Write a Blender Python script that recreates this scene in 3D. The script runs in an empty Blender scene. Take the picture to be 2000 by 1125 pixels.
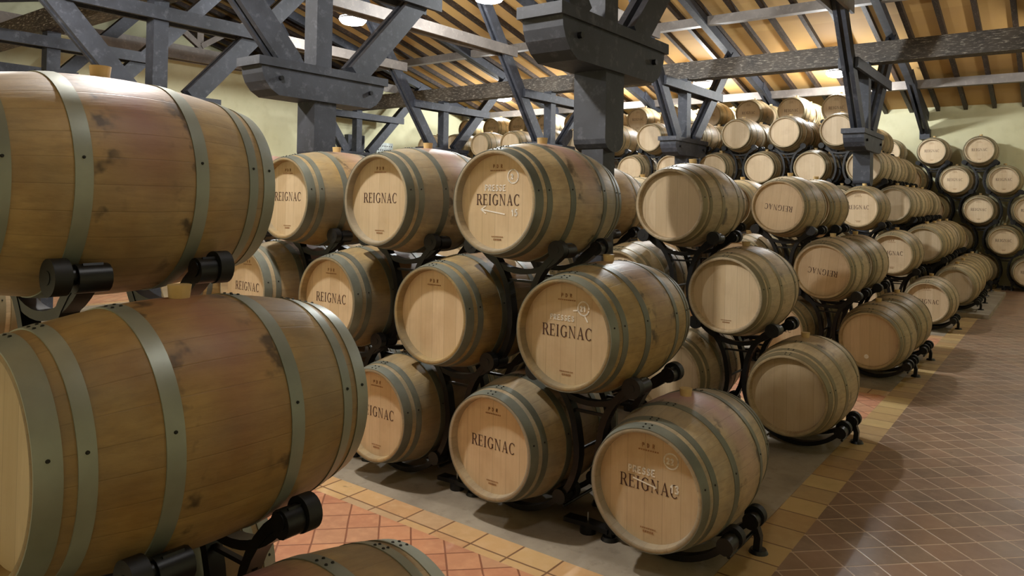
import bpy, math, random
from mathutils import Matrix, Vector
random.seed(7)
C = bpy.context.scene.collection
sc = bpy.context.scene
PI = math.pi

# ------------------------------------------------------------------ camera
YAW, PIT, ROL, FPX = 0.645060, -0.0146587, 0.0177451, 1433.41
CAM = Vector((1.58862, -3.18430, 1.78896))
Fv = Vector((-math.sin(YAW)*math.cos(PIT), math.cos(YAW)*math.cos(PIT), -math.sin(PIT)))
Rv = Vector((math.cos(YAW), math.sin(YAW), 0)); Uv = Rv.cross(Fv)
R2 = Rv*math.cos(ROL) + Uv*math.sin(ROL); U2 = -Rv*math.sin(ROL) + Uv*math.cos(ROL)
cd = bpy.data.cameras.new('camera'); cam = bpy.data.objects.new('camera', cd); C.objects.link(cam)
cd.sensor_width = 36; cd.lens = FPX/2000*36; cd.shift_y = -189.49/2000; cd.clip_start = 0.05; cd.clip_end = 100
m = Matrix.Identity(4)
for i in range(3):
    m[i][0] = R2[i]; m[i][1] = U2[i]; m[i][2] = -Fv[i]; m[i][3] = CAM[i]
cam.matrix_world = m
sc.camera = cam

# ------------------------------------------------------------------ view and world
sc.view_settings.view_transform = 'Standard'; sc.view_settings.look = 'None'
sc.view_settings.gamma = 1; sc.view_settings.use_curve_mapping = False
sc.view_settings.exposure = 0.12
sc.cycles.use_denoising = True
sc.cycles.max_bounces = 7; sc.cycles.diffuse_bounces = 5; sc.cycles.glossy_bounces = 3
w = bpy.data.worlds.new('world'); sc.world = w; w.use_nodes = True
w.node_tree.nodes['Background'].inputs[0].default_value = (0.6, 0.7, 0.9, 1)
w.node_tree.nodes['Background'].inputs[1].default_value = 0.05

# lamps: x, y, z, power, colour
WARM = (1.0, 0.97, 0.92); COOL = (0.94, 0.98, 1.0)
LAMPS = [(-9.15, 6.0, 5.15, 400, COOL), (-5.86, 6.0, 5.08, 400, COOL), (-2.7, 6.0, 5.05, 470, COOL),
         (-11.8, 14.1, 4.86, 260, COOL), (-8.7, 14.1, 4.80, 330, COOL), (-5.55, 14.1, 4.78, 330, COOL), (-2.43, 14.1, 4.76, 330, COOL), (1.7, 12.4, 4.6, 105, WARM),  # last one is an added lamp, out of view, brightening the far wall
         (0.6, -1.1, 4.4, 22, WARM), (-2.5, -1.0, 4.4, 330, WARM), (-6.3, -1.0, 4.4, 260, WARM)]  # first one is an added weak fill lamp above the view

# ------------------------------------------------------------------ helpers
def lin(c):
    return tuple(((v/255)/12.92 if v/255 <= 0.04045 else ((v/255+0.055)/1.055)**2.4) for v in c) + (1,)

class MB:
    def __init__(s): s.v = []; s.f = []; s.m = []; s.mi = 0; s.sm = []; s.smooth = False
    def add(s, vs, fs):
        o = len(s.v); s.v += [tuple(p) for p in vs]
        for f in fs: s.f.append(tuple(i+o for i in f)); s.m.append(s.mi); s.sm.append(s.smooth)
    def box(s, a, b):
        x0, y0, z0 = a; x1, y1, z1 = b
        s.add([(x0,y0,z0),(x1,y0,z0),(x1,y1,z0),(x0,y1,z0),(x0,y0,z1),(x1,y0,z1),(x1,y1,z1),(x0,y1,z1)],
              [(0,3,2,1),(4,5,6,7),(0,1,5,4),(1,2,6,5),(2,3,7,6),(3,0,4,7)])
    def beam(s, p, q, wx, t, up=(1,0,0)):
        """a bar from p to q, wx wide along up and t thick across it"""
        p = Vector(p); q = Vector(q); d = (q-p).normalized(); u = Vector(up); u = (u-d*u.dot(d)).normalized(); n = d.cross(u)
        vs = []
        for e in (p, q):
            for a, b in ((-1,-1),(1,-1),(1,1),(-1,1)): vs.append(e+u*(a*wx/2)+n*(b*t/2))
        s.add(vs, [(0,1,2,3),(7,6,5,4),(0,4,5,1),(1,5,6,2),(2,6,7,3),(3,7,4,0)])
    def sweep(s, pts, wy, t):
        """flat bar following points in the XZ plane (x, z), wy wide along Y around y0"""
        n = len(pts); vs = []
        for i, (x, y, z) in enumerate(pts):
            a = pts[max(i-1, 0)]; b = pts[min(i+1, n-1)]
            dx, dz = b[0]-a[0], b[2]-a[2]; l = math.hypot(dx, dz) or 1
            nx, nz = -dz/l*t/2, dx/l*t/2
            vs += [(x-nx, y-wy/2, z-nz), (x+nx, y-wy/2, z+nz), (x+nx, y+wy/2, z+nz), (x-nx, y+wy/2, z-nz)]
        fs = [(3,2,1,0)]
        for i in range(n-1):
            for k in range(4): fs.append((i*4+k, i*4+(k+1) % 4, i*4+4+(k+1) % 4, i*4+4+k))
        fs.append(tuple((n-1)*4+k for k in range(4)))
        s.add(vs, fs)
    def cyl(s, p, q, r, r2=None, n=20, caps=True):
        p = Vector(p); q = Vector(q); d = (q-p).normalized(); r2 = r if r2 is None else r2
        u = Vector((0,0,1)) if abs(d.z) < .9 else Vector((1,0,0)); u = (u-d*u.dot(d)).normalized(); w_ = d.cross(u)
        vs = [e+(u*math.cos(2*PI*i/n)+w_*math.sin(2*PI*i/n))*rr for e, rr in ((p, r), (q, r2)) for i in range(n)]
        o = s.smooth; s.smooth = True
        s.add(vs, [(i, (i+1) % n, n+(i+1) % n, n+i) for i in range(n)]); s.smooth = o
        if caps: s.add(vs, [tuple(range(n))[::-1], tuple(range(n, 2*n))])
    def lathe(s, prof, n=64, axis='y', c=(0,0,0), smooth=True):
        """prof: (along axis, radius)"""
        vs = []
        for a, r in prof:
            for i in range(n):
                t = 2*PI*i/n
                if axis == 'y': vs.append((c[0]+r*math.cos(t), c[1]+a, c[2]+r*math.sin(t)))
                else: vs.append((c[0]+r*math.cos(t), c[1]+r*math.sin(t), c[2]+a))
        fs = []
        for j in range(len(prof)-1):
            for i in range(n):
                q = (j*n+i, j*n+(i+1) % n, (j+1)*n+(i+1) % n, (j+1)*n+i)
                fs.append(q[::-1] if axis == 'z' else q)
        o = s.smooth; s.smooth = smooth; s.add(vs, fs); s.smooth = o
    def prism(s, poly, x0, x1):
        """poly (y, z) extruded along X"""
        n = len(poly); vs = [(x0, y, z) for y, z in poly]+[(x1, y, z) for y, z in poly]
        s.add(vs, [tuple(range(n))[::-1], tuple(range(n, 2*n))]+[(i, (i+1) % n, n+(i+1) % n, n+i) for i in range(n)])
    def build(s, name, mats, parent=None, loc=None, fix=True):
        me = bpy.data.meshes.new(name); me.from_pydata(s.v, [], s.f)
        for a in (mats if isinstance(mats, (list, tuple)) else [mats]): me.materials.append(a)
        me.polygons.foreach_set('material_index', s.m); me.polygons.foreach_set('use_smooth', s.sm)
        me.update()
        if fix:
            import bmesh
            b = bmesh.new(); b.from_mesh(me); bmesh.ops.recalc_face_normals(b, faces=b.faces); b.to_mesh(me); b.free()
        if any(s.sm): me.set_sharp_from_angle(angle=math.radians(40))
        o = bpy.data.objects.new(name, me); C.objects.link(o)
        if loc is not None: o.location = loc
        if parent: o.parent = parent
        return o

def empty(name, loc=(0,0,0)):
    o = bpy.data.objects.new(name, None); C.objects.link(o); o.location = loc; o.empty_display_size = .1; return o
def tag(o, label=None, cat=None, group=None, kind=None):
    if label: o['label'] = label
    if cat: o['category'] = cat
    if group: o['group'] = group
    if kind: o['kind'] = kind
    return o
def copy_tree(o, parent=None):
    c = o.copy(); C.objects.link(c); c.parent = parent
    for ch in KIDS.get(o.name, []): copy_tree(bpy.data.objects[ch], c)
    return c
KIDS = {}
def index_kids(o):
    KIDS[o.name] = [k.name for k in o.children]
    for k in o.children: index_kids(k)

# ------------------------------------------------------------------ materials
class N:
    def __init__(s, name, rough=.6, metal=0.0):
        s.mat = bpy.data.materials.new(name); s.mat.use_nodes = True; s.t = s.mat.node_tree
        s.b = s.t.nodes['Principled BSDF']; s.b.inputs['Roughness'].default_value = rough; s.b.inputs['Metallic'].default_value = metal
    def n(s, ty, **k):
        x = s.t.nodes.new(ty)
        for a, b in k.items():
            if a.startswith('i_'):
                x.inputs[int(a[2:])].default_value = b
            else: setattr(x, a, b)
        return x
    def l(s, a, b): s.t.links.new(a, b)
    def math(s, op, a, b=None, c=None):
        x = s.n('ShaderNodeMath', operation=op)
        for i, v in enumerate((a, b, c)):
            if v is None: continue
            if isinstance(v, (int, float)): x.inputs[i].default_value = v
            else: s.l(v, x.inputs[i])
        return x.outputs[0]
    def mix(s, f, a, b, mode='MIX'):
        x = s.n('ShaderNodeMix', data_type='RGBA', blend_type=mode)
        for i, v in ((0, f), (6, a), (7, b)):
            if isinstance(v, (int, float, tuple)): x.inputs[i].default_value = v
            else: s.l(v, x.inputs[i])
        return x.outputs[2]
    def ramp(s, f, *stops):
        x = s.n('ShaderNodeValToRGB'); e = x.color_ramp.elements
        while len(e) < len(stops): e.new(.5)
        for i, (p, c) in enumerate(stops):
            e[i].position = p; e[i].color = c if isinstance(c, tuple) else (c, c, c, 1)
        s.l(f, x.inputs[0]); return x.outputs[0]
    def noise(s, vec, scale, detail=4, rough=.55, dims='3D'):
        x = s.n('ShaderNodeTexNoise'); x.inputs['Scale'].default_value = scale; x.inputs['Detail'].default_value = detail
        x.inputs['Roughness'].default_value = rough; s.l(vec, x.inputs['Vector']); return x.outputs['Fac']
    def scaled(s, vec, v):
        x = s.n('ShaderNodeMapping'); x.inputs['Scale'].default_value = v; s.l(vec, x.inputs['Vector']); return x.outputs[0]
    def coord(s, k='Object'): return s.n('ShaderNodeTexCoord').outputs[k]
    def sep(s, v):
        x = s.n('ShaderNodeSeparateXYZ'); s.l(v, x.inputs[0]); return x.outputs
    def comb(s, a, b, c):
        x = s.n('ShaderNodeCombineXYZ')
        for i, v in enumerate((a, b, c)):
            if isinstance(v, (int, float)): x.inputs[i].default_value = v
            else: s.l(v, x.inputs[i])
        return x.outputs[0]
    def white(s, vec):
        x = s.n('ShaderNodeTexWhiteNoise', noise_dimensions='3D'); s.l(vec, x.inputs['Vector']); return x.outputs['Value']
    def rnd(s): return s.n('ShaderNodeObjectInfo').outputs['Random']
    def bump(s, h, strength=.3, dist=.01):
        x = s.n('ShaderNodeBump'); x.inputs['Strength'].default_value = strength; x.inputs['Distance'].default_value = dist
        s.l(h, x.inputs['Height']); s.l(x.outputs[0], s.b.inputs['Normal'])
    def col(s, c): s.l(c, s.b.inputs['Base Color'])

def vadd(M, v, r, k):
    x = M.n('ShaderNodeVectorMath', operation='ADD'); M.l(v, x.inputs[0]); M.l(M.comb(M.math('MULTIPLY', r, k), M.math('MULTIPLY', r, k*1.7), M.math('MULTIPLY', r, k*.6)), x.inputs[1]); return x.outputs[0]

def mat_staves(name, base, dark, stain=.75, grey=.6, wine=(168, 126, 120)):
    M = N(name, .5); co = M.coord(); X, Y, Z = M.sep(co)[:3]; r = M.rnd()
    zc = M.math('SUBTRACT', Z, .35)
    ang = M.math('ARCTAN2', zc, X)
    st = M.math('MULTIPLY', ang, 28/(2*PI)); fl = M.math('FLOOR', st); fr = M.math('FRACT', st)
    rv = M.white(M.comb(fl, M.math('MULTIPLY', r, 37.0), 0.0))
    cv = vadd(M, co, r, 20)
    n1 = M.noise(cv, 5, 5); n2 = M.noise(M.scaled(cv, (14, 2.2, 14)), 3, 6, .65)
    c = M.mix(M.ramp(n1, (.3, 0.0), (.75, 1.0)), lin(base), lin(dark))
    c = M.mix(M.math('MULTIPLY', rv, .3), c, lin((128, 98, 58)))
    c = M.mix(M.ramp(n2, (.36, .3), (.55, 0.0)), c, lin((104, 78, 46)))
    gr = M.noise(cv, 2.4, 5, .6); ayy = M.math('ABSOLUTE', Y)
    c = M.mix(M.math('MULTIPLY', M.ramp(M.math('ADD', gr, M.math('MULTIPLY', ayy, .35)), (.48, 0.0), (.72, 1.0)), grey), c, lin((126, 122, 108)))
    # wine stain around the bung, broken up by noise, more on some barrels
    ay = M.math('ABSOLUTE', Y); sn = M.noise(cv, 3.1, 5)
    s1 = M.ramp(M.math('ADD', M.math('MULTIPLY', ay, 3.2), M.math('MULTIPLY', sn, .9)), (.50, 1.0), (1.15, 0.0))
    up = M.ramp(M.math('ADD', zc, M.math('MULTIPLY', sn, .25)), (.0, 0.0), (.42, 1.0))
    amt = M.math('MULTIPLY', M.math('MULTIPLY', s1, up), M.math('MULTIPLY_ADD', r, stain*.6, stain*.4))
    c = M.mix(amt, c, lin(wine))
    # dark mould marks beside the hoops
    hp = M.math('ABSOLUTE', M.math('SUBTRACT', ay, .13))
    dm = M.math('MULTIPLY', M.ramp(hp, (.01, 1.0), (.075, 0.0)), M.ramp(M.noise(cv, 11, 3), (.54, 0.0), (.64, 1.0)))
    c = M.mix(M.math('MULTIPLY', dm, .75), c, lin((34, 28, 24)))
    seam = M.ramp(M.math('MINIMUM', fr, M.math('SUBTRACT', 1.0, fr)), (.0, 1.0), (.03, 0.0))
    c = M.mix(M.math('MULTIPLY', seam, .22), c, lin((70, 50, 32)))
    hs = M.n('ShaderNodeHueSaturation'); M.l(c, hs.inputs['Color']); M.l(M.math('MULTIPLY_ADD', r, .3, .85), hs.inputs['Value']); M.l(M.math('MULTIPLY_ADD', r, -.25, 1.08), hs.inputs['Saturation'])
    M.col(hs.outputs[0]); M.bump(M.math('SUBTRACT', n2, M.math('MULTIPLY', seam, .6)), .25, .004)
    M.l(M.math('MULTIPLY_ADD', n1, .3, .35), M.b.inputs['Roughness']); return M.mat

def mat_head(name, base, alt, line):
    M = N(name, .5); co = M.coord(); X, Y, Z = M.sep(co)[:3]; r = M.rnd()
    wob = M.math('ADD', X, M.math('MULTIPLY', r, .11)); st = M.math('MULTIPLY', wob, 1/.093); fl = M.math('FLOOR', st); fr = M.math('FRACT', st)
    rv = M.white(M.comb(fl, M.math('MULTIPLY', r, 51.0), 1.0))
    cv = vadd(M, co, r, 13)
    g = M.noise(M.scaled(cv, (30, 30, 2.0)), 2, 6, .65); n1 = M.noise(cv, 5, 4)
    c = M.mix(rv, lin(base), lin(alt)); c = M.mix(M.ramp(g, (.35, .35), (.62, 0.0)), c, lin(line))
    c = M.mix(M.ramp(n1, (.5, 0.0), (.8, .3)), c, lin((150, 112, 74)))
    seam = M.ramp(M.math('MINIMUM', fr, M.math('SUBTRACT', 1.0, fr)), (.0, .5), (.018, 0.0))
    c = M.mix(seam, c, lin((104, 76, 46)))
    hs = M.n('ShaderNodeHueSaturation'); M.l(c, hs.inputs['Color']); M.l(M.math('MULTIPLY_ADD', r, .2, .88), hs.inputs['Value'])
    M.col(hs.outputs[0]); M.bump(g, .12, .002); return M.mat

def mat_plain(name, c, rough=.6, metal=0.0, c2=None, scale=6.0, bump=0.0, objvar=0.0):
    M = N(name, rough, metal); co = M.coord(); v = vadd(M, co, M.rnd(), 9); n1 = M.noise(v, scale, 5)
    k = M.mix(M.ramp(n1, (.35, 0.0), (.7, 1.0)), lin(c), lin(c2 or tuple(x*.75 for x in c)))
    if objvar:
        hs = M.n('ShaderNodeHueSaturation'); M.l(k, hs.inputs['Color']); M.l(M.math('MULTIPLY_ADD', M.rnd(), objvar, 1-objvar/2), hs.inputs['Value']); k = hs.outputs[0]
    M.col(k)
    if bump: M.bump(n1, bump, .01)
    return M.mat

def mat_timber(name, a, b, streak, axis=(1.2, 1.2, 1.2), amt=.5):
    M = N(name, .6); co = M.coord(); v = vadd(M, co, M.rnd(), 9)
    n1 = M.noise(v, 2.2, 6, .6); n2 = M.noise(M.scaled(v, axis), 9, 5, .7)
    c = M.mix(M.ramp(n1, (.3, 0.0), (.7, 1.0)), lin(a), lin(b)); c = M.mix(M.ramp(n2, (.54, 0.0), (.75, amt)), c, lin(streak))
    M.col(c); M.bump(n2, .3, .006); return M.mat

def mat_wall():
    M = N('cream_plaster', .85); co = M.coord(); n1 = M.noise(co, .6, 5); n2 = M.noise(co, 5, 4)
    c = M.mix(M.ramp(n1, (.35, 0.0), (.7, 1.0)), lin((226, 222, 184)), lin((214, 209, 166)))
    c = M.mix(M.ramp(n2, (.5, 0.0), (.8, .25)), c, lin((180, 172, 124))); M.col(c); M.bump(n2, .15, .01); return M.mat

def mat_tiles(name, rot, pu, pv, u0, v0, cols, grout, gw, rough, bumps=.4):
    M = N(name, rough); co = M.coord(); X, Y, Z = M.sep(co)[:3]; cr, sr = math.cos(rot), math.sin(rot)
    wn = M.n('ShaderNodeTexNoise'); wn.inputs['Scale'].default_value = 3.0; M.l(co, wn.inputs['Vector'])
    wob = M.math('MULTIPLY', M.math('SUBTRACT', wn.outputs['Fac'], .5), .012)
    U = M.math('ADD', M.math('ADD', M.math('MULTIPLY', X, cr), M.math('MULTIPLY', Y, sr)), wob)
    V = M.math('ADD', M.math('ADD', M.math('MULTIPLY', X, -sr), M.math('MULTIPLY', Y, cr)), wob)
    a = M.math('MULTIPLY', M.math('SUBTRACT', U, u0), 1/pu); b = M.math('MULTIPLY', M.math('SUBTRACT', V, v0), 1/pv)
    fa, fb = M.math('FRACT', a), M.math('FRACT', b)
    ea = M.math('MULTIPLY', M.math('MINIMUM', fa, M.math('SUBTRACT', 1.0, fa)), pu); eb = M.math('MULTIPLY', M.math('MINIMUM', fb, M.math('SUBTRACT', 1.0, fb)), pv)
    e = M.math('MINIMUM', ea, eb)
    g = M.ramp(M.math('ADD', M.math('MULTIPLY', e, 30.0), M.math('MULTIPLY', M.noise(co, 40, 2), .04)), (gw*30*.7, 1.0), (gw*30*1.25+.02, 0.0))
    rv = M.white(M.comb(M.math('FLOOR', a), M.math('FLOOR', b), 3.0))
    c = M.ramp(rv, *[(i/(len(cols)-1), lin(k)) for i, k in enumerate(cols)])
    n1 = M.noise(co, 2.3, 5); n2 = M.noise(co, 14, 5, .6)
    c = M.mix(M.ramp(n1, (.45, 0.0), (.75, .45)), c, lin(tuple(v*.72 for v in cols[0])))
    c = M.mix(M.ramp(n2, (.45, 0.0), (.8, .4)), c, lin(tuple(min(255, v*1.18) for v in cols[-1])))
    c = M.mix(M.ramp(M.noise(co, 6, 3), (.7, 0.0), (.74, .5)), c, lin((52, 36, 28)))
    c = M.mix(M.ramp(M.noise(M.scaled(co, (1, 1.6, 1)), 3.7, 6, .7), (.6, 0.0), (.78, .55)), c, lin(tuple(min(255, v*1.12+14) for v in grout))) if gw < .0048 else c
    c = M.mix(g, c, lin(grout)); M.col(c); M.bump(M.math('SUBTRACT', M.math('MULTIPLY', n2, .4), g), bumps, .004)
    M.l(M.math('MULTIPLY_ADD', n1, .35, rough-.2), M.b.inputs['Roughness']); return M.mat

def mat_concrete():
    M = N('worn_concrete', .75); co = M.coord(); n1 = M.noise(co, 1.6, 6, .6); n2 = M.noise(co, 9, 5, .65)
    c = M.mix(M.ramp(n1, (.35, 0.0), (.68, 1.0)), lin((172, 160, 140)), lin((128, 116, 100)))
    c = M.mix(M.ramp(n2, (.55, 0.0), (.75, .55)), c, lin((92, 80, 66))); M.col(c); M.bump(n2, .3, .008); return M.mat

M_ = {}
M_['stave'] = mat_staves('oak_staves', (196, 170, 120), (158, 130, 84), .9, .7)
M_['stave_warm'] = mat_staves('warm_oak_staves', (192, 160, 104), (148, 112, 64), 1.25, .4, (150, 98, 88))
M_['stave_new'] = mat_staves('new_oak_staves', (198, 174, 130), (178, 152, 108), .2, .25)
M_['head'] = mat_head('oak_head', (216, 194, 160), (202, 178, 142), (190, 164, 126))
M_['hoop'] = mat_plain('galvanised_hoop', (122, 124, 112), .48, .3, (92, 94, 84), 4, 0, .35)
M_['bright_hoop'] = mat_plain('pale_galvanised_hoop', (158, 162, 150), .42, .35, (128, 132, 120), 3, 0, .2)
M_['tan_hoop'] = mat_plain('dull_tan_hoop', (142, 130, 100), .5, .25, (116, 106, 80), 4, 0, .3)
M_['rivet'] = mat_plain('rivet_steel', (46, 44, 40), .5, .6)
M_['bung'] = mat_plain('silicone_bung', (222, 190, 130), .45)
M_['rack'] = mat_plain('black_rack_paint', (20, 20, 22), .38, .2, (12, 12, 13), 8)
M_['rubber'] = mat_plain('black_rubber', (14, 14, 15), .55)
M_['stud'] = mat_plain('zinc_stud', (200, 200, 196), .3, .9)
M_['ink'] = mat_plain('dark_brand_ink', (58, 34, 30), .6, 0, (84, 50, 42), 30)
M_['faint'] = mat_plain('faint_brown_stamp', (138, 98, 66), .7, 0, (168, 128, 86), 40)
M_['chalk'] = mat_plain('white_chalk', (252, 250, 244), .9, 0, (240, 230, 214), 60)
M_['timber'] = mat_timber('blackened_timber', (58, 61, 70), (34, 36, 42), (120, 122, 130), amt=.4)
M_['grey_timber'] = mat_timber('weathered_grey_timber', (134, 126, 118), (106, 98, 92), (170, 160, 148), amt=.5)
M_['old_timber'] = mat_timber('flaking_old_timber', (84, 74, 62), (44, 37, 31), (214, 204, 184), (1.0, 6, 6), 1.0)
M_['rafter'] = mat_timber('dark_rafter', (58, 42, 32), (34, 26, 22), (150, 136, 118), (6, 1, 6), .6)
M_['wall'] = mat_wall()
M_['concrete'] = mat_concrete()
def mat_ceiling():
    M = N('ochre_roof_board', .8); co = M.coord(); X, Y, Z = M.sep(co)[:3]
    rv = M.white(M.comb(M.math('FLOOR', M.math('MULTIPLY', M.math('ADD', X, .29), 1/.58)), M.math('FLOOR', M.math('MULTIPLY', Y, 1/1.25)), 5.0))
    n1 = M.noise(co, 1.3, 4)
    c = M.mix(rv, lin((204, 164, 100)), lin((188, 148, 88))); c = M.mix(M.ramp(n1, (.4, 0.0), (.8, .5)), c, lin((178, 140, 98))); M.col(c); return M.mat
M_['board'] = mat_ceiling()
M_['tile_border'] = mat_tiles('ochre_border_tile', 0, .24, .24, .08, .03, [(208, 164, 114), (214, 178, 124), (202, 154, 108), (192, 166, 130)], (128, 92, 62), .006, .6)
M_['tile_side'] = mat_tiles('ochre_side_tile', 0, .24, .24, .24, .08, [(190, 156, 102), (200, 172, 116), (176, 140, 92), (172, 146, 104)], (120, 86, 56), .006, .5)
M_['tile_cross'] = mat_tiles('terracotta_tile', PI/4, .171, .171, -1.42, .72, [(200, 138, 102), (208, 150, 110), (188, 126, 94), (202, 156, 118)], (140, 88, 62), .005, .6)
M_['tile_aisle'] = mat_tiles('brown_aisle_tile', PI/4, .177, .177, 1.41, .21, [(134, 106, 84), (148, 116, 92), (124, 98, 78), (142, 118, 96)], (198, 170, 142), .0045, .42)

# ------------------------------------------------------------------ setting: floor, walls, roof
S, V_, Z0, LB = .94284, .67849, .43, .95
XL, XR, YN, YF = -14.6, 4.6, -5.3, 17.45
def zroof(y): return 4.3+.25*min(YF-y, y-YN)+0.0
def rect(mb, x0, x1, y0, y1, z=0.0):
    mb.add([(x0,y0,z),(x1,y0,z),(x1,y1,z),(x0,y1,z)], [(0,1,2,3)])
f = MB(); f.box((-19.6, YN-.4, -.25), (XR+.4, YF+.4, -.012))
floor = tag(f.build('floor', M_['concrete']), kind='structure')
def part(mb, name, mat, parent): return mb.build(name, mat, parent)
CB = [(-5.1, -1.66), (-.06, 3.42), (4.80, 7.36), (8.78, 17.4)]          # concrete bands under the racks
sx0, sx1 = .245, .465
q = MB()
CX = (-12.6, -10.9, -11.3, -13.5)
for (a, b), xl in zip(CB, CX): q.box((xl, a, -.02), (sx0, b, 0))
part(q, 'concrete_band', M_['concrete'], floor)
q = MB(); q2 = MB()
for i in range(3):
    a, b = CB[i][1], CB[i+1][0]
    q.box((XL, a, -.02), (sx0, a+.21, 0)); q.box((XL, b-.21, -.02), (sx0, b, 0)); q2.box((XL, a+.21, -.02), (sx0, b-.21, 0))
for (a, b), xl in zip(CB, CX): q.box((xl-.21, a, -.02), (xl, b, 0)); q2.box((XL, a, -.02), (xl-.21, b, 0))
part(q, 'border_tiles', M_['tile_border'], floor); part(q2, 'terracotta_tiles', M_['tile_cross'], floor)
q = MB(); q.box((sx0, YN, -.02), (sx1, YF, 0)); part(q, 'side_border_tiles', M_['tile_side'], floor)
q = MB(); q.box((sx1, YN, -.02), (XR, YF, 0)); part(q, 'aisle_tiles', M_['tile_aisle'], floor)

def wall(name, pts):
    q = MB(); (x0, y0, x1, y1, top) = pts; q.box((x0, y0, -.2), (x1, y1, top)); return tag(q.build(name, M_['wall']), kind='structure')
wall('wall_far', (-19.6, YF, XR+.4, YF+.3, 4.34))
wall('wall_near', (-19.6, YN-.3, XR+.4, YN, 4.34))
for nm, x in (('wall_right', XR), ('wall_left', -19.4)):
    q = MB(); q.prism([(YN-.3, -.2), (YF+.3, -.2), (YF+.3, 4.3), (6.07, 7.22), (YN-.3, 4.3)], x, x+.3); tag(q.build(nm, M_['wall']), kind='structure')
wall('wall_left_partition', (XL-.3, YN, XL, YF, 5.0))
q = MB()
ym = (YN+YF)/2; zr = 4.3+.25*(YF-ym)
q.prism([(YN-.35, 4.2125), (ym, zr), (YF+.35, 4.2125), (YF+.35, 4.3125), (ym, zr+.1), (YN-.35, 4.3125)], -19.7, XR+.4)
ceil = tag(q.build('ceiling', M_['board']), kind='structure')
rb = {}
for sgn in (1, -1):
    q = MB(); ye = YF-.0 if sgn == 1 else YN; q.beam((0, ym, zr-.055), (0, ye, 4.3-.055), .085, .11); r0 = q.build('rafter', M_['rafter'], ceil); rb[sgn] = r0
    for i in range(-33, 8):
        x = -.31+.58*i
        if x > XR or x < -19: continue
        o = r0 if i == -33 or x < -18.9 and False else None
        c = r0.copy(); C.objects.link(c); c.parent = ceil; c.location.x = x
    bpy.data.objects.remove(r0)

def thing_beam(name, label, cat, mat, fn, group=None):
    q = MB(); fn(q); return tag(q.build(name, mat), label, cat, group)
BE = 'roof beams and purlins'
XA, XB = XL, XR
thing_beam('purlin', 'weathered grey purlin under the rafters above the far row of columns', 'roof beam', M_['grey_timber'], lambda q: q.box((-19, 11.3, 5.52), (XB, 11.48, 5.70)), BE)
thing_beam('purlin', 'lamp-lit grey purlin nearest to the far wall under the roof', 'roof beam', M_['grey_timber'], lambda q: q.box((-19, 15.45, 4.50), (XB, 15.62, 4.69)), BE)
thing_beam('purlin', 'grey purlin under the roof slope over the near racks', 'roof beam', M_['grey_timber'], lambda q: q.box((-19, .72, 5.52), (XB, .9, 5.70)), BE)
thing_beam('ridge_beam', 'dark ridge beam under the top of the roof', 'roof beam', M_['timber'], lambda q: q.box((-19, ym-.09, zr-.36), (XB, ym+.09, zr-.12)), BE)
def wallplate(q, y):
    q.box((-19, y-.13, 4.28), (XB, y+.13, 4.60)); q.box((-19, y-.15, 4.25), (XB, y+.15, 4.29))
thing_beam('eaves_beam', 'flaking dark beam resting on the far row of columns', 'roof beam', M_['old_timber'], lambda q: wallplate(q, 10.5), BE)
thing_beam('eaves_beam', 'flaking dark beam resting on the near row of columns', 'roof beam', M_['old_timber'], lambda q: wallplate(q, 1.5), BE)
thing_beam('gable_beam', 'pale timber beam along the top of the left partition wall', 'roof beam', M_['grey_timber'], lambda q: (q.box((XL-.25, YN, 5.0), (XL+.05, YF, 5.24)), q.box((XL-.1, 6.0, 5.24), (XL+.02, 6.16, 6.7)), q.beam((XL, 6.1, 5.3), (XL, 7.6, 6.3), .1, .13), q.beam((XL, 6.06, 5.3), (XL, 4.6, 6.3), .1, .13)), BE)

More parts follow.
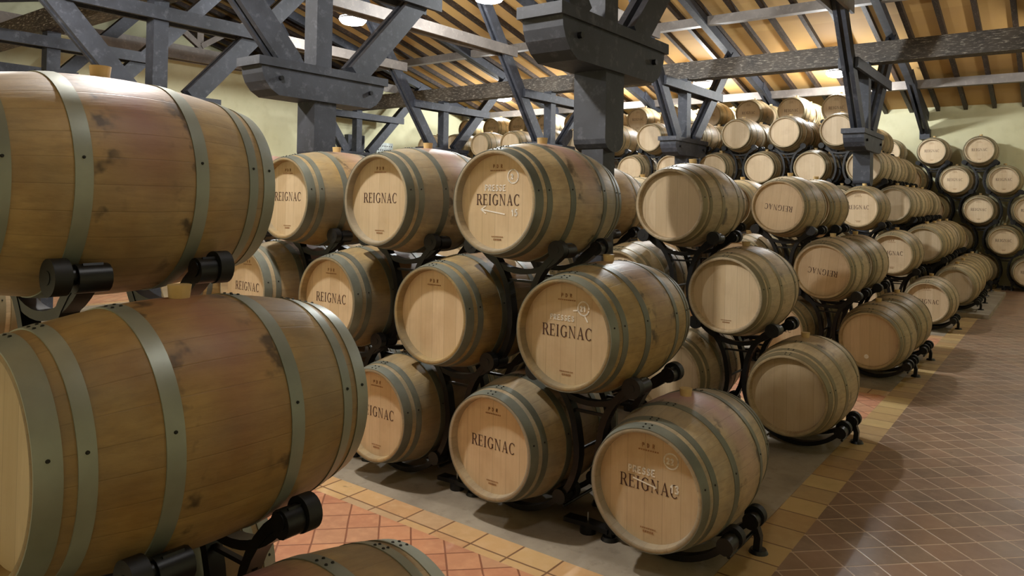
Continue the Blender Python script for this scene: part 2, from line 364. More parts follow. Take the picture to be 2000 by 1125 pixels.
# ------------------------------------------------------------------ trusses
def plank_pair(q, p, r, h, gap=.055, t=.06):
    for s in (-1, 1):
        o = Vector((s*(gap/2+t/2), 0, 0)); q.beam(Vector(p)+o, Vector(r)+o, t, h)
def make_truss():
    root = empty('timber_truss')
    for yc in (1.5, 10.38):
        q = MB(); q.box((-.09, yc-.085, 0), (.09, yc+.085, 2.2)); q.build('column_shaft', M_['timber'], root)
        q = MB(); a = .133
        n = 8; pf = [(-a, 2.74), (a, 2.74), (a, 2.25)]+[(a*math.cos(t), 2.25-.09*math.sin(t)) for t in [PI*i/n for i in range(1, n)]]+[(-a, 2.25)]
        q.prism([(yc+y, z) for y, z in pf], -a, a); q.build('column_block', M_['timber'], root)
        q = MB(); q.box((-.095, yc-.095, 3.08), (.095, yc+.095, 4.26)); q.build('upper_post', M_['timber'], root)
        q = MB(); pr = [(-.75, 3.0), (-.74, 2.93), (-.71, 2.86), (-.65, 2.79), (-.56, 2.74), (.56, 2.74), (.65, 2.79), (.71, 2.86), (.74, 2.93), (.75, 3.0)]
        q.prism([(yc+y, z) for y, z in pr], -.16, .16); q.prism([(yc-.79, 3.0), (yc+.79, 3.0), (yc+.79, 3.08), (yc-.79, 3.08)], -.18, .18)
        q.build('bracket', M_['timber'], root)
        for dy in (-.55, .55):
            q = MB(); q.cyl((.16, yc+dy, 2.9), (.19, yc+dy, 2.9), .022, n=10); q.build('bolt', M_['rack'], root)
        q = MB(); plank_pair(q, (0, yc-1.15, 4.08), (0, yc+1.65, 4.08), .17, .2, .05); q.build('clasp_plank', M_['timber'], root)
    for p, r in (((0, 1.15, 3.08), (0, -.75, 5.15)), ((0, 1.95, 3.08), (0, 5.35, 6.72)), ((0, 10.0, 3.08), (0, 7.25, 6.72)), ((0, 10.8, 3.08), (0, 12.85, 5.12))):
        q = MB(); plank_pair(q, p, r, .23); q.build('strut', M_['timber'], root)
    q = MB(); plank_pair(q, (0, 17.36, 3.66), (0, 14.85, 4.76), .2); q.build('strut', M_['timber'], root)
    q = MB(); q.box((-.11, 17.2, 3.5), (.11, 17.44, 3.75)); q.build('wall_corbel', M_['timber'], root)
    q = MB(); plank_pair(q, (0, 3.3, 4.88), (0, 8.95, 4.88), .2, .19, .05); q.build('collar_beam', M_['grey_timber'], root)
    for ye in (YN+.06, YF-.06):
        q = MB(); q.beam((0, ym, zr-.24), (0, ye, 4.3-.225), .14, .2); q.build('principal_rafter', M_['timber'], root)
    return root
TX = [(2.2, 'on the aisle side, nearest to the camera'), (-1.15, 'whose near column stands behind the second rack at centre'), (-4.4, 'second to the left from the aisle'), (-7.6, 'third to the left from the aisle'), (-10.8, 'fourth to the left from the aisle, near the left wall'), (-14.0, 'standing against the left partition wall')]
tr0 = make_truss(); index_kids(tr0)
for i, (x, t) in enumerate(TX):
    o = tr0 if i == 0 else copy_tree(tr0); o.location.x = x
    tag(o, 'blackened timber truss '+t, 'roof truss', 'timber roof trusses')

# ------------------------------------------------------------------ lamps
def make_lamp():
    root = empty('pendant_lamp')
    q = MB(); q.lathe([(.05, .245), (.02, .262), (.02, .26), (.18, .16), (.22, .07), (.30, .06), (.30, .0)], 32, 'z'); q.build('shade', M_['lampmetal'], root)
    q = MB(); q.lathe([(.06, .245), (0, .25), (-.05, .21), (-.075, .12), (-.08, .0)], 32, 'z'); q.build('diffuser', M_['glow'], root)
    return root
G = N('lamp_glow', .4); G.b.inputs['Emission Color'].default_value = (.93, .97, 1, 1); G.b.inputs['Emission Strength'].default_value = 9; G.b.inputs['Base Color'].default_value = (.9, .9, .9, 1); M_['glow'] = G.mat
M_['lampmetal'] = mat_plain('lamp_aluminium', (200, 202, 204), .35, .6)
lm = make_lamp(); index_kids(lm)
LL = ['far left, hanging over the middle of the hall', 'at top centre, hanging over the middle of the hall', 'hanging over the middle of the hall, near the centre truss',
      'seen small between the far trusses at left', 'over the tallest stacks behind the centre post', 'over the tallest stacks, left of the grey far truss', 'seen over the tallest stacks, beside the far right truss', 'added out of view to brighten the far wall',
      'added out of view as weak fill over the first cross aisle', 'over the first cross aisle, second from the main aisle', 'over the first cross aisle, third from the main aisle']
for i, (x, y, z, pw, cc) in enumerate(LAMPS):
    o = lm if i == 0 else copy_tree(lm); o.location = (x, y, z)
    tag(o, 'round white pendant lamp '+LL[i], 'lamp', 'pendant lamps')
    zt = zroof(y); q = MB(); q.cyl((0, 0, .30), (0, 0, zt-z-.02), .008, n=8); q.build('cord', M_['rack'], o)
    ld = bpy.data.lights.new('lamp_light', 'POINT'); ld.energy = pw; ld.color = cc; ld.shadow_soft_size = .09
    lo = bpy.data.objects.new('lamp_light', ld); C.objects.link(lo); lo.location = (0, 0, -.19); lo.parent = o

# ------------------------------------------------------------------ lettering
def ring(cx, cy, rx, ry, a0, a1, tk, tn, n=16):
    out = []
    for i in range(n):
        p = []
        for j in (i, i+1):
            a = math.radians(a0+(a1-a0)*j/n); w_ = tn+(tk-tn)*abs(math.cos(a))
            p.append(((cx+(rx)*math.cos(a), cy+(ry)*math.sin(a)), (cx+(rx-w_)*math.cos(a), cy+(ry-w_*.7-.02)*math.sin(a))))
        out.append([p[0][0], p[1][0], p[1][1], p[0][1]])
    return out
def R_(x0, y0, x1, y1): return [(x0, y0), (x1, y0), (x1, y1), (x0, y1)]
def serif(x0, x1, y): return R_(x0-.07, y, x1+.07, y+.045)
T, t_ = .15, .055
GL = {
 'R': (.78, [R_(.08, 0, .08+T, 1), serif(.08, .08+T, 0), serif(.08, .08+T, .955), R_(.2, .955, .42, 1), R_(.2, .47, .42, .52), [(.34, .5), (.5, .5), (.80, .04), (.62, .0)], R_(.62, 0, .84, .045)]+ring(.40, .735, .27, .265, -90, 90, T, t_)),
 'E': (.70, [R_(.08, 0, .08+T, 1), R_(.0, .955, .62, 1), R_(.0, 0, .64, .045), R_(.2, .49, .48, .535), R_(.58, .78, .62, 1), R_(.60, 0, .64, .24), R_(.45, .40, .49, .62)]),
 'I': (.36, [R_(.08, 0, .08+T, 1), serif(.08, .08+T, 0), serif(.08, .08+T, .955)]),
 'G': (.86, ring(.45, .5, .42, .52, 48, 360-42, T, t_)+[R_(.62, .08, .62+T, .44), R_(.54, .42, .84, .465), R_(.70, .70, .735, .97)]),
 'N': (.88, [R_(.12, 0, .12+t_, 1), R_(.70, 0, .70+t_, 1), [(.08, 1), (.24, 1), (.755, 0), (.68, 0)], serif(.12, .17, 0), serif(.70, .755, .955), R_(.0, .955, .2, 1)]),
 'A': (.82, [[(.10, 0), (.16, 0), (.44, .92), (.40, 1)], [(.38, 1), (.46, 1), (.78, 0), (.60, 0)], R_(.22, .30, .62, .35), serif(.1, .16, 0), serif(.60, .78, 0)]),
 'C': (.80, ring(.45, .5, .42, .52, 48, 360-48, T, t_)+[R_(.70, .70, .735, .97)]),
}
STK = {'P': [[(0,0),(0,1),(.5,.95),(.6,.7),(.45,.5),(0,.45)]], 'R': [[(0,0),(0,1),(.5,.95),(.55,.7),(.4,.5),(0,.48)], [(.25,.48),(.6,0)]],
 'E': [[(.55,1),(0,.95),(0,0),(.6,.03)], [(0,.5),(.42,.5)]], 'S': [[(.55,.85),(.3,1),(.05,.8),(.15,.55),(.5,.42),(.52,.12),(.25,0),(0,.12)]],
 'D': [[(0,0),(0,1),(.4,.9),(.6,.5),(.4,.08),(0,0)]], '1': [[(0,.7),(.25,1),(.25,0)]], '2': [[(0,.8),(.25,1),(.5,.8),(.4,.45),(0,0),(.55,.02)]],
 '5': [[(.5,1),(.1,1),(.05,.55),(.4,.6),(.5,.3),(.3,0),(0,.08)]], '3': [[(0,.9),(.35,1),(.45,.78),(.2,.55),(.5,.35),(.35,0),(0,.08)]], 'N': [[(0,0),(0,1),(.5,0),(.5,1)]], '0': [[(.25,0),(0,.5),(.25,1),(.5,.5),(.25,0)]]}
YH = -(LB/2-.046)                      # front face of the front head
def emit(q, poly, y): q.add([(a, y, b) for a, b in poly], [tuple(range(len(poly)))])
def strokes(q, lines, w_, y):
    for ln in lines:
        for (a, b), (c, d) in zip(ln, ln[1:]):
            dx, dz = c-a, d-b; l = math.hypot(dx, dz) or 1; nx, nz = -dz/l*w_/2, dx/l*w_/2; ex, ez = dx/l*w_*.3, dz/l*w_*.3
            emit(q, [(a-ex-nx, b-ez-nz), (c+ex-nx, d+ez-nz), (c+ex+nx, d+ez+nz), (a-ex+nx, b-ez+nz)], y)
def scribble(q, txt, x, z, h, w_, y, sp=.82, tilt=0.0):
    for i, ch in enumerate(txt):
        if ch in STK: strokes(q, [[(x+h*.8*(a+i*sp*1.0)-tilt*b*h, z+h*b+tilt*i*h*.2) for a, b in s] for s in STK[ch]], w_, y)
def lettering(parent, ink='ink'):
    q = MB(); txt = 'REIGNAC'; h = .062; sx = h*.83; tot = sum(GL[c][0] for c in txt)+.12*6; x = -tot/2
    for ch in txt:
        wd, ps = GL[ch]
        for p in ps: emit(q, [((x+a)*sx, .35+.012-h/2+b*h) for a, b in p], YH-.0012)
        x += wd+.12
    return q.build('painted_lettering', M_[ink], parent, fix=False)
def stamps(parent, top=True, bottom=True):
    q = MB(); y = YH-.0012
    if top:
        scribble(q, 'P', -.034, .35+.190, .018, .0042, y); scribble(q, 'D', -.008, .35+.190, .018, .0042, y); scribble(q, 'R', .020, .35+.190, .018, .0042, y)
        for i in range(9): emit(q, R_(-.055+i*.0122, .35+.172, -.055+i*.0122+.009, .35+.179), y)
    if bottom:
        for i in range(8): emit(q, R_(-.04+i*.0105, .35-.198, -.04+i*.0105+.008, .35-.192), y)
        for i in range(5): emit(q, R_(-.026+i*.0115, .35-.216, -.026+i*.0115+.009, .35-.206), y)
    return q.build('cooper_stamp', M_['faint'], parent, fix=False)
def chalk(parent, kind):
    q = MB(); y = YH-.0016; w_ = .0072
    cz = .35
    if kind == 'P0':
        scribble(q, 'PRESSE', -.105, cz+.058, .030, w_, y, 1.02); scribble(q, '13', .115, cz+.005, .036, w_, y); strokes(q, [[(-.08, cz+.03), (.04, cz+.008), (.03, cz+.002)]], w_, y)
        strokes(q, [[(.115+.036*math.cos(a), cz+.15+.036*math.sin(a)) for a in [2*PI*i/20 for i in range(22)]]], w_, y); scribble(q, '22', .094, cz+.136, .026, w_, y, 1.0)
    if kind == 'M0':
        scribble(q, 'PRESSES', -.10, cz+.068, .026, w_*.8, y, 1.05)
        strokes(q, [[(.10+.033*math.cos(a), cz+.14+.035*math.sin(a)) for a in [2*PI*i/20 for i in range(20)]]], w_, y); scribble(q, '21', .082, cz+.126, .026, w_, y, 1.0)
        strokes(q, [[(.04, cz+.124), (.07, cz+.128)], [(.11, cz+.10), (.125, cz+.075)]], w_, y)
    if kind == 'T0':
        scribble(q, 'PRESSE', -.09, cz+.062, .032, w_*.8, y, 1.0)
        strokes(q, [[(.105+.036*math.cos(a), cz+.142+.038*math.sin(a)) for a in [2*PI*i/20 for i in range(21)]]], w_, y); scribble(q, '2', .092, cz+.128, .026, w_, y)
        strokes(q, [[(.05, cz-.068), (-.115, cz-.045)], [(-.085, cz-.025), (-.118, cz-.045), (-.085, cz-.066)]], w_, y); scribble(q, '15', .10, cz-.075, .034, w_, y)
    return q.build('chalk_marks', M_['chalk'], parent, fix=False)

# ------------------------------------------------------------------ barrels
def rb_(y): u = y/(LB/2); return .287+.068*(1-u*u)
def hoop_mesh(y0, y1, rr=.0035, seam=PI/2):
    q = MB(); n = 5; pr = []
    a, b = y0, y1
    for i in range(n): y = a+(b-a)*i/(n-1); pr.append((y, rb_(y)+rr))
    pr = [(a, rb_(a)-.001)]+pr+[(b, rb_(b)-.001)]
    q.lathe(pr, 72, c=(0, 0, .35))
    q.mi = 1; ymid = (a+b)/2
    for an, k in ((seam, 2), (.22, 1)):
        for j in range(k):
            for s in ((-.3, .3) if k == 2 else (0,)):
                yy = ymid+s*(b-a)*.8; aa = an+(j-.5)*.11*(k-1); r = rb_(yy)+rr; p = Vector((r*math.cos(aa), yy, .35+r*math.sin(aa))); nrm = Vector((math.cos(aa), 0, math.sin(aa)))
                q.cyl(p-nrm*.002, p+nrm*.003, .0055, .004, n=8)
    return q
HO = [(-.4745, -.420), (-.392, -.354), (-.208, -.162)]
def make_barrel(style, near=True, chalked=None, spot=False, hoop='tan_hoop', bung=True):
    wood = {'bright_hoop': 'stave_warm', 'hoop': 'stave', 'tan_hoop': 'stave_new'}[hoop]
    root = empty('wine_barrel')
    q = MB(); h = LB/2; pr = [(-h+.048, .262), (-h+.002, .268), (-h, .272), (-h, .283)]
    k = 22
    for i in range(k+1): y = -h+.002+(LB-.004)*i/k; pr.append((y, rb_(y)))
    pr += [(h, .283), (h, .272), (h-.002, .268), (h-.048, .262)]
    q.lathe(pr, 72, c=(0, 0, .35)); q.build('stave_body', M_[wood], root)
    for s in (-1, 1):
        if s == 1 and not near: continue
        q = MB(); n = 48
        vs = [(.264*math.cos(2*PI*i/n), s*(h-.046), .35+.264*math.sin(2*PI*i/n)) for i in range(n)]+[(.264*math.cos(2*PI*i/n), s*(h-.066), .35+.264*math.sin(2*PI*i/n)) for i in range(n)]
        q.add(vs, [tuple(range(n)), tuple(range(n, 2*n))[::-1]]+[(i, (i+1) % n, n+(i+1) % n, n+i) for i in range(n)])
        hd = q.build('head', M_['head'], root)
        if s == -1:
            if style in ('ink', 'flip'): lettering(hd)
            if style in ('ink', 'cooper'): stamps(hd, True, False)
            if style == 'ink': stamps(hd, False, True)
            if style == 'low': stamps(hd, False, True)
            if chalked: chalk(hd, chalked)
            if spot:
                q = MB(); q.cyl((-.03, YH, .35-.17), (-.03, YH-.004, .35-.17), .022, n=20); q.build('white_sticker', M_['chalk'], hd)
            if style == 'flip':
                hd.matrix_local = Matrix.Translation((0, 0, .35)) @ Matrix.Rotation(PI+.12, 4, 'Y') @ Matrix.Translation((0, 0, -.35))
    for a, b in HO: hoop_mesh(a, b).build('hoop', [M_[hoop], M_['rivet']], root)
    for a, b in HO[:2]+[(-.190, -.144)]: hoop_mesh(-b, -a).build('hoop', [M_[hoop], M_['rivet']], root)
    q = MB()
    if bung: q.cyl((0, 0, .35+.345), (0, 0, .35+.392), .028, .033, n=24);
    if bung: q.build('bung', M_['bung'], root)
    index_kids(root); return root

def roller(q, x, y, z):
    q.cyl((x, y-.023, z), (x, y+.023, z), .053, n=24); q.cyl((x, y-.025, z), (x, y+.025, z), .02, n=12)
RX, RZ, RR = .306, -.260, .053
def make_rack(kind):
    """one rack unit; origin under the barrel, level with the barrel's underside (axis at z=.35)"""
    root = empty('barrel_rack'); zc = .35
    for y in (-.18, .18):
        q = MB()
        arc = [(.405*math.sin(a), y, zc-.405*math.cos(a)) for a in [math.radians(-50+100*i/16) for i in range(17)]]
        q.sweep(arc, .05, .03)
        if kind == 'upper':
            for s in (-1, 1):
                pts = []
                for i in range(15):
                    th = math.radians(72-118*i/14); r = .462-.056*min(1, i/7) if i <= 7 else .406+.004*(i-7)/7
                    pts.append((s*(-S/2+r*math.cos(th)), y, zc-V_+r*math.sin(th)))
                q.sweep(pts, .055, .036)
            q.sweep([(-.13, y, -.11), (.13, y, -.11)], .018, .014)
        else:
            for s in (-1, 1):
                if s == 1 and y < 0: continue
                q.sweep([(s*RX, y, zc+RZ), (s*.335, y, .0), (s*.33, y, -.062)], .045, .034)
        for s in (-1, 1): q.cyl((s*RX, y-.045, zc+RZ-.008), (s*RX, y+.045, zc+RZ-.008), .042, n=14)
        q.build('frame', M_['rack'], root)
    for s in (-1, 1):
        for t in (-1, 1):
            q = MB(); roller(q, s*RX, (-.27 if kind == 'upper' else -.10, 0, .22)[t+1], zc+RZ); q.build('roller', M_['rubber'], root)
        for a, b in ((-.27 if kind == 'upper' else -.19, -.15 if kind == 'upper' else -.10), (.13, .22)):
            q = MB(); q.cyl((s*RX, a, zc+RZ), (s*RX, b, zc+RZ), .026, n=14); q.build('axle', M_['rack'], root)
        q = MB()
        if kind == 'upper': q.cyl((s*.07, -.18, -.33), (s*.07, .18, -.33), .009, n=8)
        else: q.cyl((s*.31, -.18, .02), (s*.31, .18, .02), .009, n=8)
        q.build('tie_rod', M_['rack'], root)
    if kind != 'upper':
        for s in (-1, 1):
            for y in (-.18, .18):
                if s == 1 and y < 0: continue
                q = MB(); q.cyl((s*.335, y, -.08), (s*.335, y, -.062), .05, .04, n=20); q.cyl((s*.335, y, -.064), (s*.335, y, -.02), .012, n=8); q.build('foot', M_['rack'], root)
        if kind == 'base_link':
            for y in (-.18, .18):
                q = MB(); q.sweep([(-.335, y, -.033), (-S/2, y, -.028), (-S+.335, y, -.033)], .07, .024); q.cyl((-S/2, y, -.08), (-S/2, y, -.04), .045, n=16)
                q.mi = 1; q.cyl((-S/2, y, -.02), (-S/2, y, .03), .005, n=8); q.build('link_plate', [M_['rack'], M_['stud']], root)
    index_kids(root); return root

PB = {'ink': make_barrel('ink', hoop='hoop'), 'ink2': make_barrel('ink'), 'near': make_barrel('plain', hoop='bright_hoop'), 'near_low': make_barrel('plain', hoop='bright_hoop', bung=False), 'plain': make_barrel('plain'), 'low': make_barrel('low'), 'cooper': make_barrel('cooper', hoop='hoop'), 'flip': make_barrel('flip'), 'spot': make_barrel('plain', spot=True),
      'P0': make_barrel('ink', chalked='P0', hoop='hoop'), 'M0': make_barrel('ink', chalked='M0', hoop='hoop'), 'T0': make_barrel('ink', chalked='T0', hoop='hoop'),
      'far_ink': make_barrel('ink', near=False), 'far_plain': make_barrel('plain', near=False)}
PR = {k: make_rack(k) for k in ('upper', 'base_link', 'base_end')}
# rows of racks: head y, x offset, z offset, name, [count per tier]
ROWS = [(-2.52, 0, .03, 'foreground rack', [range(5), [0, 3], [0]]),
        (0.0, 0, 0, 'second rack', [range(6), range(5), range(4)]),
        (2.25, 0, 0, 'third rack', [range(11), range(10), range(9)]),
        (5.05, 0, 0, 'fourth rack', [range(12), range(11), range(10)]),
        (6.15, 0, 0, 'fifth rack', [range(12), range(11), range(10)]),
        (9.0, 0, 0, 'sixth rack', [range(13), range(12), range(11)]),
        (11.15, .12, .07, 'seventh rack', [range(14), range(14), range(13), range(13), range(12)]),
        (12.28, .10, .07, 'eighth rack', [range(14), range(14), range(13), range(13), range(12)]),
        (13.45, .04, .09, 'ninth rack', [range(14), range(14), range(13), range(13), range(13), range(12)]),
        (14.6, .04, .09, 'tenth rack', [range(14), range(14), range(13), range(13), range(13), range(12)]),
        (16.4, .99, .0, 'rack along the far wall', [range(0, 15), range(0, 15), range(-1, 14), range(-1, 14), range(-1, 13)])]
STY = {(0,0,0): 'near_low', (0,0,1): 'near', (0,1,0): 'near', (0,2,0): 'near', (1,0,0): 'P0', (1,1,0): 'M0', (1,2,0): 'T0', (1,1,1): 'cooper', (2,0,0): 'plain', (2,1,0): 'low', (2,2,0): 'plain', (3,0,0): 'spot', (3,1,0): 'flip', (3,2,0): 'flip', (5,0,0): 'ink2', (5,1,0): 'ink2', (5,2,0): 'ink2'}
ORD = ['at aisle end'] + [w_+' from aisle' for w_ in ('second', 'third', 'fourth', 'fifth', 'sixth', 'seventh', 'eighth', 'ninth', 'tenth', 'eleventh', 'twelfth', 'thirteenth', 'fourteenth', 'fifteenth', 'sixteenth')]
TN = {3: ['bottom tier', 'middle tier', 'top tier'], 5: ['bottom tier', 'second tier', 'middle tier', 'fourth tier', 'top tier'], 6: ['bottom tier', 'second tier', 'third tier', 'fourth tier', 'fifth tier', 'top tier']}
LOOK = {'ink': 'dark-lettered', 'ink2': 'dark-lettered', 'near': 'stained', 'near_low': 'stained', 'far_ink': 'lettered', 'plain': 'plain-headed', 'far_plain': 'plain-headed', 'low': 'bottom-stamped', 'cooper': 'top-stamped', 'flip': 'upside-down-lettered', 'spot': 'white-stickered', 'P0': 'chalked and lettered', 'M0': 'faintly chalked and lettered', 'T0': 'arrow-chalked and lettered'}
SEEN = {(int(a), int(b), int(c[:-1]), c[-1]) for a, b, c in (w_.split('.') for w_ in '''0.0.0b 0.0.0r 0.0.1b 0.0.1r 0.0.2b 0.0.2r 0.0.3b 0.0.3r 0.0.4b 0.0.4r 0.1.0b 0.1.0r 0.1.3b 0.1.3r 0.2.0b 0.2.0r 1.0.0b 1.0.0r 1.0.1b 1.0.1r 1.0.2b 1.0.2r 1.0.3b 1.0.3r 1.0.4b 1.0.4r 1.0.5b 1.0.5r 1.1.0b 1.1.0r 1.1.1b 1.1.1r 1.1.2b 1.1.2r 1.1.3b 1.1.3r 1.1.4b 1.1.4r 1.2.0b 1.2.0r 1.2.1b 1.2.1r 1.2.2b 1.2.2r 1.2.3b 1.2.3r 2.0.0b 2.0.0r 2.0.1b 2.0.1r 2.0.2b 2.0.2r 2.0.3b 2.0.3r 2.0.4b 2.0.4r 2.0.5r 2.0.6r 2.0.7r 2.0.9b 2.0.9r 2.0.10b 2.0.10r 2.1.0b 2.1.0r 2.1.1b 2.1.1r 2.1.2b 2.1.2r 2.1.3b 2.1.3r 2.1.4b 2.1.4r 2.1.5b 2.1.5r 2.1.6b 2.1.6r 2.1.9b 2.1.9r 2.2.0b 2.2.0r 2.2.1b 2.2.1r 3.0.0b 3.0.0r 3.0.1b 3.0.1r 3.0.2b 3.0.2r 3.0.3b 3.0.3r 3.0.4r 3.1.0b 3.1.0r 3.1.1b 3.1.1r 3.1.2b 3.1.2r 3.1.3b 3.1.3r 3.2.0b 3.2.0r 3.2.1b 3.2.1r 3.2.2b 3.2.2r 4.0.0b 4.0.0r 4.0.1b 4.0.1r 4.0.2r 4.0.3r 4.0.4r 4.1.0b 4.1.0r 4.1.1b 4.1.1r 4.1.2b 4.1.2r 4.1.3r 4.2.0b 4.2.0r 4.2.1b 4.2.1r 4.2.2b 4.2.2r 5.0.0b 5.0.0r 5.0.1b 5.0.1r 5.0.2b 5.0.2r 5.0.3b 5.0.3r 5.0.4r 5.1.0b 5.1.0r 5.1.1b 5.1.1r 5.1.2r 5.1.3b 5.1.3r 5.2.0b 5.2.0r 5.2.1r 5.2.2r 6.0.0b 6.0.0r 6.0.1b 6.0.1r 6.0.2r 6.0.3r 6.0.4r 6.0.5r 6.0.6r 6.0.7r 6.0.8r 6.0.9r 6.0.10r 6.0.11r 6.0.12r 6.0.13r 6.1.0b 6.1.0r 6.1.1b 6.1.1r 6.1.2b 6.1.2r 6.1.3r 6.1.4r 6.1.5r 6.1.6r 6.1.7r 6.1.8r 6.1.9r 6.1.10r 6.1.11r 6.1.12r 6.1.13r 6.2.0b 6.2.0r 6.2.1b 6.2.1r 6.2.2b 6.2.2r 6.2.3r 6.2.4r 6.2.5r 6.2.6r 6.2.7r 6.2.8r 6.2.9r 6.2.10r 6.2.11r 6.2.12r 6.3.0b 6.3.0r 6.3.1b 6.3.1r 6.3.2b 6.3.2r 6.3.3b 6.3.3r 6.3.4b 6.3.4r 6.3.5b 6.3.5r 6.3.6b 6.3.6r 6.3.7b 6.3.7r 6.3.8b 6.3.8r 6.3.9r 6.3.10r 6.3.11r 6.3.12r 6.4.0b 6.4.0r 6.4.1b 6.4.1r 6.4.2b 6.4.2r 6.4.3b 6.4.3r 6.4.4b 6.4.4r 6.4.5b 6.4.5r 6.4.6b 6.4.6r 6.4.7b 6.4.7r 6.4.8b 6.4.8r 6.4.9b 6.4.9r 6.4.10b 6.4.10r 6.4.11b 6.4.11r 7.0.0b 7.0.0r 7.0.1b 7.0.1r 7.0.2r 7.0.3r 7.0.4r 7.0.5r 7.0.6r 7.0.7r 7.0.8r 7.0.9r 7.0.10r 7.0.11r 7.1.0b 7.1.0r 7.1.1b 7.1.1r 7.1.2b 7.1.2r 7.1.3r 7.1.4r 7.1.5r 7.1.6r 7.1.7r 7.1.8r 7.1.9r 7.1.10r 7.2.0b 7.2.0r 7.2.1b 7.2.1r 7.2.2r 7.2.3r 7.2.4r 7.2.5r 7.2.6r 7.2.7r 7.2.8r 7.2.9r 7.3.0b 7.3.0r 7.3.1b 7.3.1r 7.3.2b 7.3.2r 7.3.3b 7.3.3r 7.3.4b 7.3.4r 7.3.5b 7.3.5r 7.3.6b 7.3.6r 7.3.7r 7.3.8r 7.4.0b 7.4.0r 7.4.1b 7.4.1r 7.4.2b 7.4.2r 7.4.3b 7.4.3r 7.4.4r 7.4.5b 7.4.5r 7.4.6b 7.4.6r 7.4.7b 7.4.7r 8.0.0b 8.0.0r 8.0.1b 8.0.1r 8.0.2r 8.0.3r 8.0.4r 8.0.5r 8.0.6r 8.0.7r 8.0.8r 8.0.9r 8.0.10r 8.0.11r 8.0.12r 8.0.13r 8.1.0b 8.1.0r 8.1.1b 8.1.1r 8.1.2r 8.1.3r 8.1.4r 8.1.5r 8.1.6r 8.1.7r 8.1.8r 8.1.9r 8.1.10r 8.1.11r 8.1.12r 8.1.13r 8.2.0b 8.2.0r 8.2.1r 8.2.2r 8.2.3r 8.2.4r 8.2.5r 8.2.6r 8.2.7r 8.2.8r 8.2.9r 8.2.10r 8.2.11r 8.2.12r 8.3.0b 8.3.0r 8.3.1b 8.3.1r 8.3.2b 8.3.2r 8.3.3r 8.3.4r 8.3.5r 8.3.6r 8.3.7r 8.3.8r 8.3.9r 8.3.10r 8.3.11r 8.3.12r 8.4.0b 8.4.0r 8.4.1b 8.4.1r 8.4.2r 8.4.3b 8.4.3r 8.4.4r 8.4.5b 8.4.5r 8.4.6r 8.4.7r 8.4.8r 8.4.9r 8.4.10r 8.4.11r 8.4.12r 8.5.0b 8.5.0r 8.5.1b 8.5.1r 8.5.2b 8.5.2r 8.5.3b 8.5.3r 8.5.4b 8.5.4r 8.5.5b 8.5.5r 8.5.6b 8.5.6r 8.5.7b 8.5.7r 8.5.8b 8.5.8r 8.5.9b 8.5.9r 8.5.10b 8.5.10r 8.5.11b 8.5.11r 9.0.0b 9.0.0r 9.0.1b 9.0.1r 9.0.2r 9.0.3r 9.0.4r 9.0.5r 9.0.6r 9.0.7r 9.0.8r 9.0.9r 9.0.10r 9.0.11r 9.1.0b 9.1.0r 9.1.1b 9.1.1r 9.1.2r 9.1.3r 9.1.4r 9.1.5r 9.1.6r 9.1.7r 9.1.8r 9.1.9r 9.1.10r 9.2.0b 9.2.0r 9.2.1r 9.2.2r 9.2.3r 9.2.4r 9.2.5r 9.2.6r 9.2.7r 9.2.8r 9.2.9r 9.3.0b 9.3.0r 9.3.1r 9.3.2r 9.3.3r 9.3.4r 9.3.5r 9.3.6r 9.3.7r 9.3.8r 9.4.0b 9.4.0r 9.4.1b 9.4.1r 9.4.2r 9.4.3r 9.4.4r 9.4.5r 9.4.6r 9.4.7r 9.5.1b 9.5.1r 9.5.2b 9.5.2r 9.5.3b 9.5.3r 9.5.4b 9.5.4r 9.5.5b 9.5.5r 9.5.6b 9.5.6r 10.0.0b 10.0.0r 10.0.1b 10.0.1r 10.0.2b 10.0.2r 10.0.3r 10.0.4r 10.0.5r 10.1.0b 10.1.0r 10.1.1b 10.1.1r 10.1.2r 10.1.3r 10.1.4r 10.2.-1b 10.2.-1r 10.2.0b 10.2.0r 10.2.1b 10.2.1r 10.2.2r 10.2.3r 10.3.-1b 10.3.-1r 10.3.0b 10.3.0r 10.3.1b 10.3.1r 10.3.2b 10.3.2r 10.4.-1b 10.4.-1r 10.4.0b 10.4.0r 10.4.1b 10.4.1r'''.split())} #SEEN#
ALL = {}
rr = random.Random(3)
used = set()
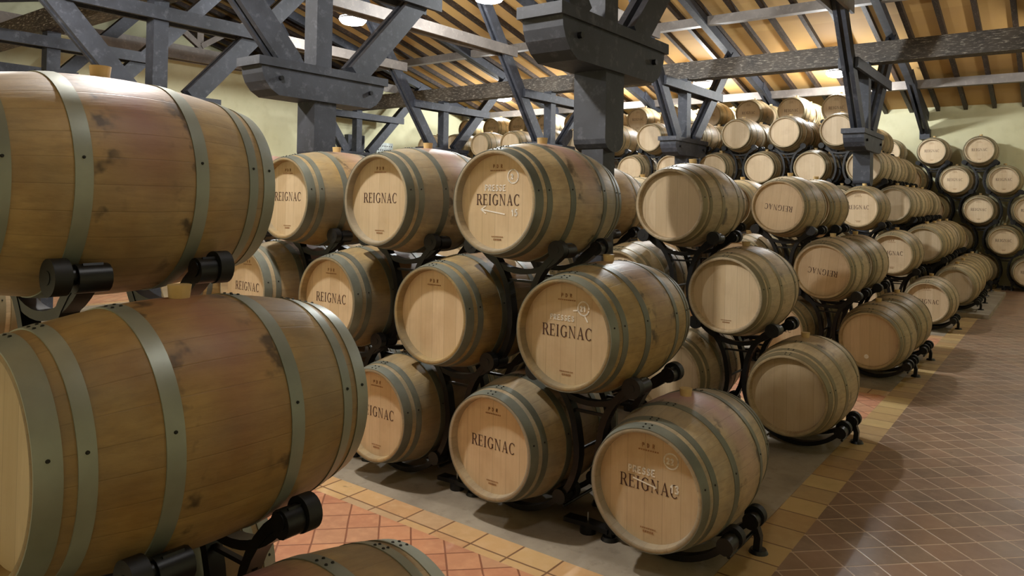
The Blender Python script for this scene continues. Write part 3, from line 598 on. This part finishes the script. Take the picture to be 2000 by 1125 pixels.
for ri, (y0, dx, dz, rn, tiers) in enumerate(ROWS):
    for t, ks in enumerate(tiers):
        ks = list(ks); kf = ks[0]
        for k in ks:
            st = STY.get((ri, t, k))
            if st is None:
                if ri == 1: st = 'ink'
                elif ri <= 3: st = 'ink2' if rr.random() < .6 else 'plain'
                elif ri in (6, 7): st = 'far_plain'
                elif ri in (8, 9): st = 'far_ink' if t >= 5 else 'far_plain'
                else: st = 'far_ink' if ri == 10 or rr.random() < .5 else 'far_plain'
            x = dx-S/2*t-S*k; yc = y0+LB/2; zb = Z0-.35+dz+V_*t
            jit = rr.uniform(-1, 1)
            for what in ('b', 'r'):
                key = (ri, t, k, what)
                if SEEN is not None and key not in SEEN: continue
                src = PB[st] if what == 'b' else PR['upper' if t else ('base_end' if k == ks[-1] else 'base_link')]
                o = src if src.name not in used else copy_tree(src)
                if src.name not in used: used.add(src.name)
                o.location = (x, yc, zb)
                where = f"{TN[len(tiers)][t]} of {rn + (' back' if ri in range(1, 10) else '')}, {ORD[k-kf if ri != 0 else k]}"
                if what == 'b':
                    o.location.y += -.035 if key[:3] == (0, 2, 0) else jit*.012; o.rotation_euler.z = jit*.008
                    tag(o, f"{LOOK[st]} oak barrel, {where}", 'barrel', 'wine barrels in the '+rn+(' back from the camera' if ri in range(1, 10) else ''))
                else:
                    tag(o, f"black steel cradle, {where}", 'rack', 'barrel cradles of the '+rn+(' back from the camera' if ri in range(1, 10) else ''))
                ALL[o.name] = key
# raised concrete strip under the tall stacks
q = MB(); q.box((XL+1.2, 11.15, 0), (.62, 15.5, .07)); part(q, 'concrete_plinth', M_['concrete'], floor)
for d in (PB, PR):
    for o in d.values():
        if o.name not in used:
            for c in list(o.children_recursive): bpy.data.objects.remove(c)
            bpy.data.objects.remove(o)

# ------------------------------------------------------------------ things on the left wall
q = MB(); root = empty('perforated_panel', (XL, 11.95, 3.05))
q.box((0, -.32, 0), (.05, .32, .42)); q.build('panel', mat_plain('white_plastic', (226, 236, 232), .5), root)
for i in range(7):
    for j in range(3):
        q = MB(); q.cyl((.05, -.26+i*.085, .08+j*.12), (.054, -.26+i*.085, .08+j*.12), .02, n=10); q.build('hole', M_['rubber'], root)
tag(root, 'white perforated panel on the left wall seen above the second rack', 'panel')
root = empty('electrical_box', (XL, 10.75, 3.1)); q = MB(); q.box((0, -.3, 0), (.16, .3, .5)); q.build('case', M_['timber'], root)
for dy in (-.12, .08):
    q = MB(); q.cyl((.16, dy, .33), (.17, dy, .33), .03, n=12); q.build('dial', M_['rubber'], root)
tag(root, 'dark grey electrical box on the left wall beside the white panel', 'electrical box')
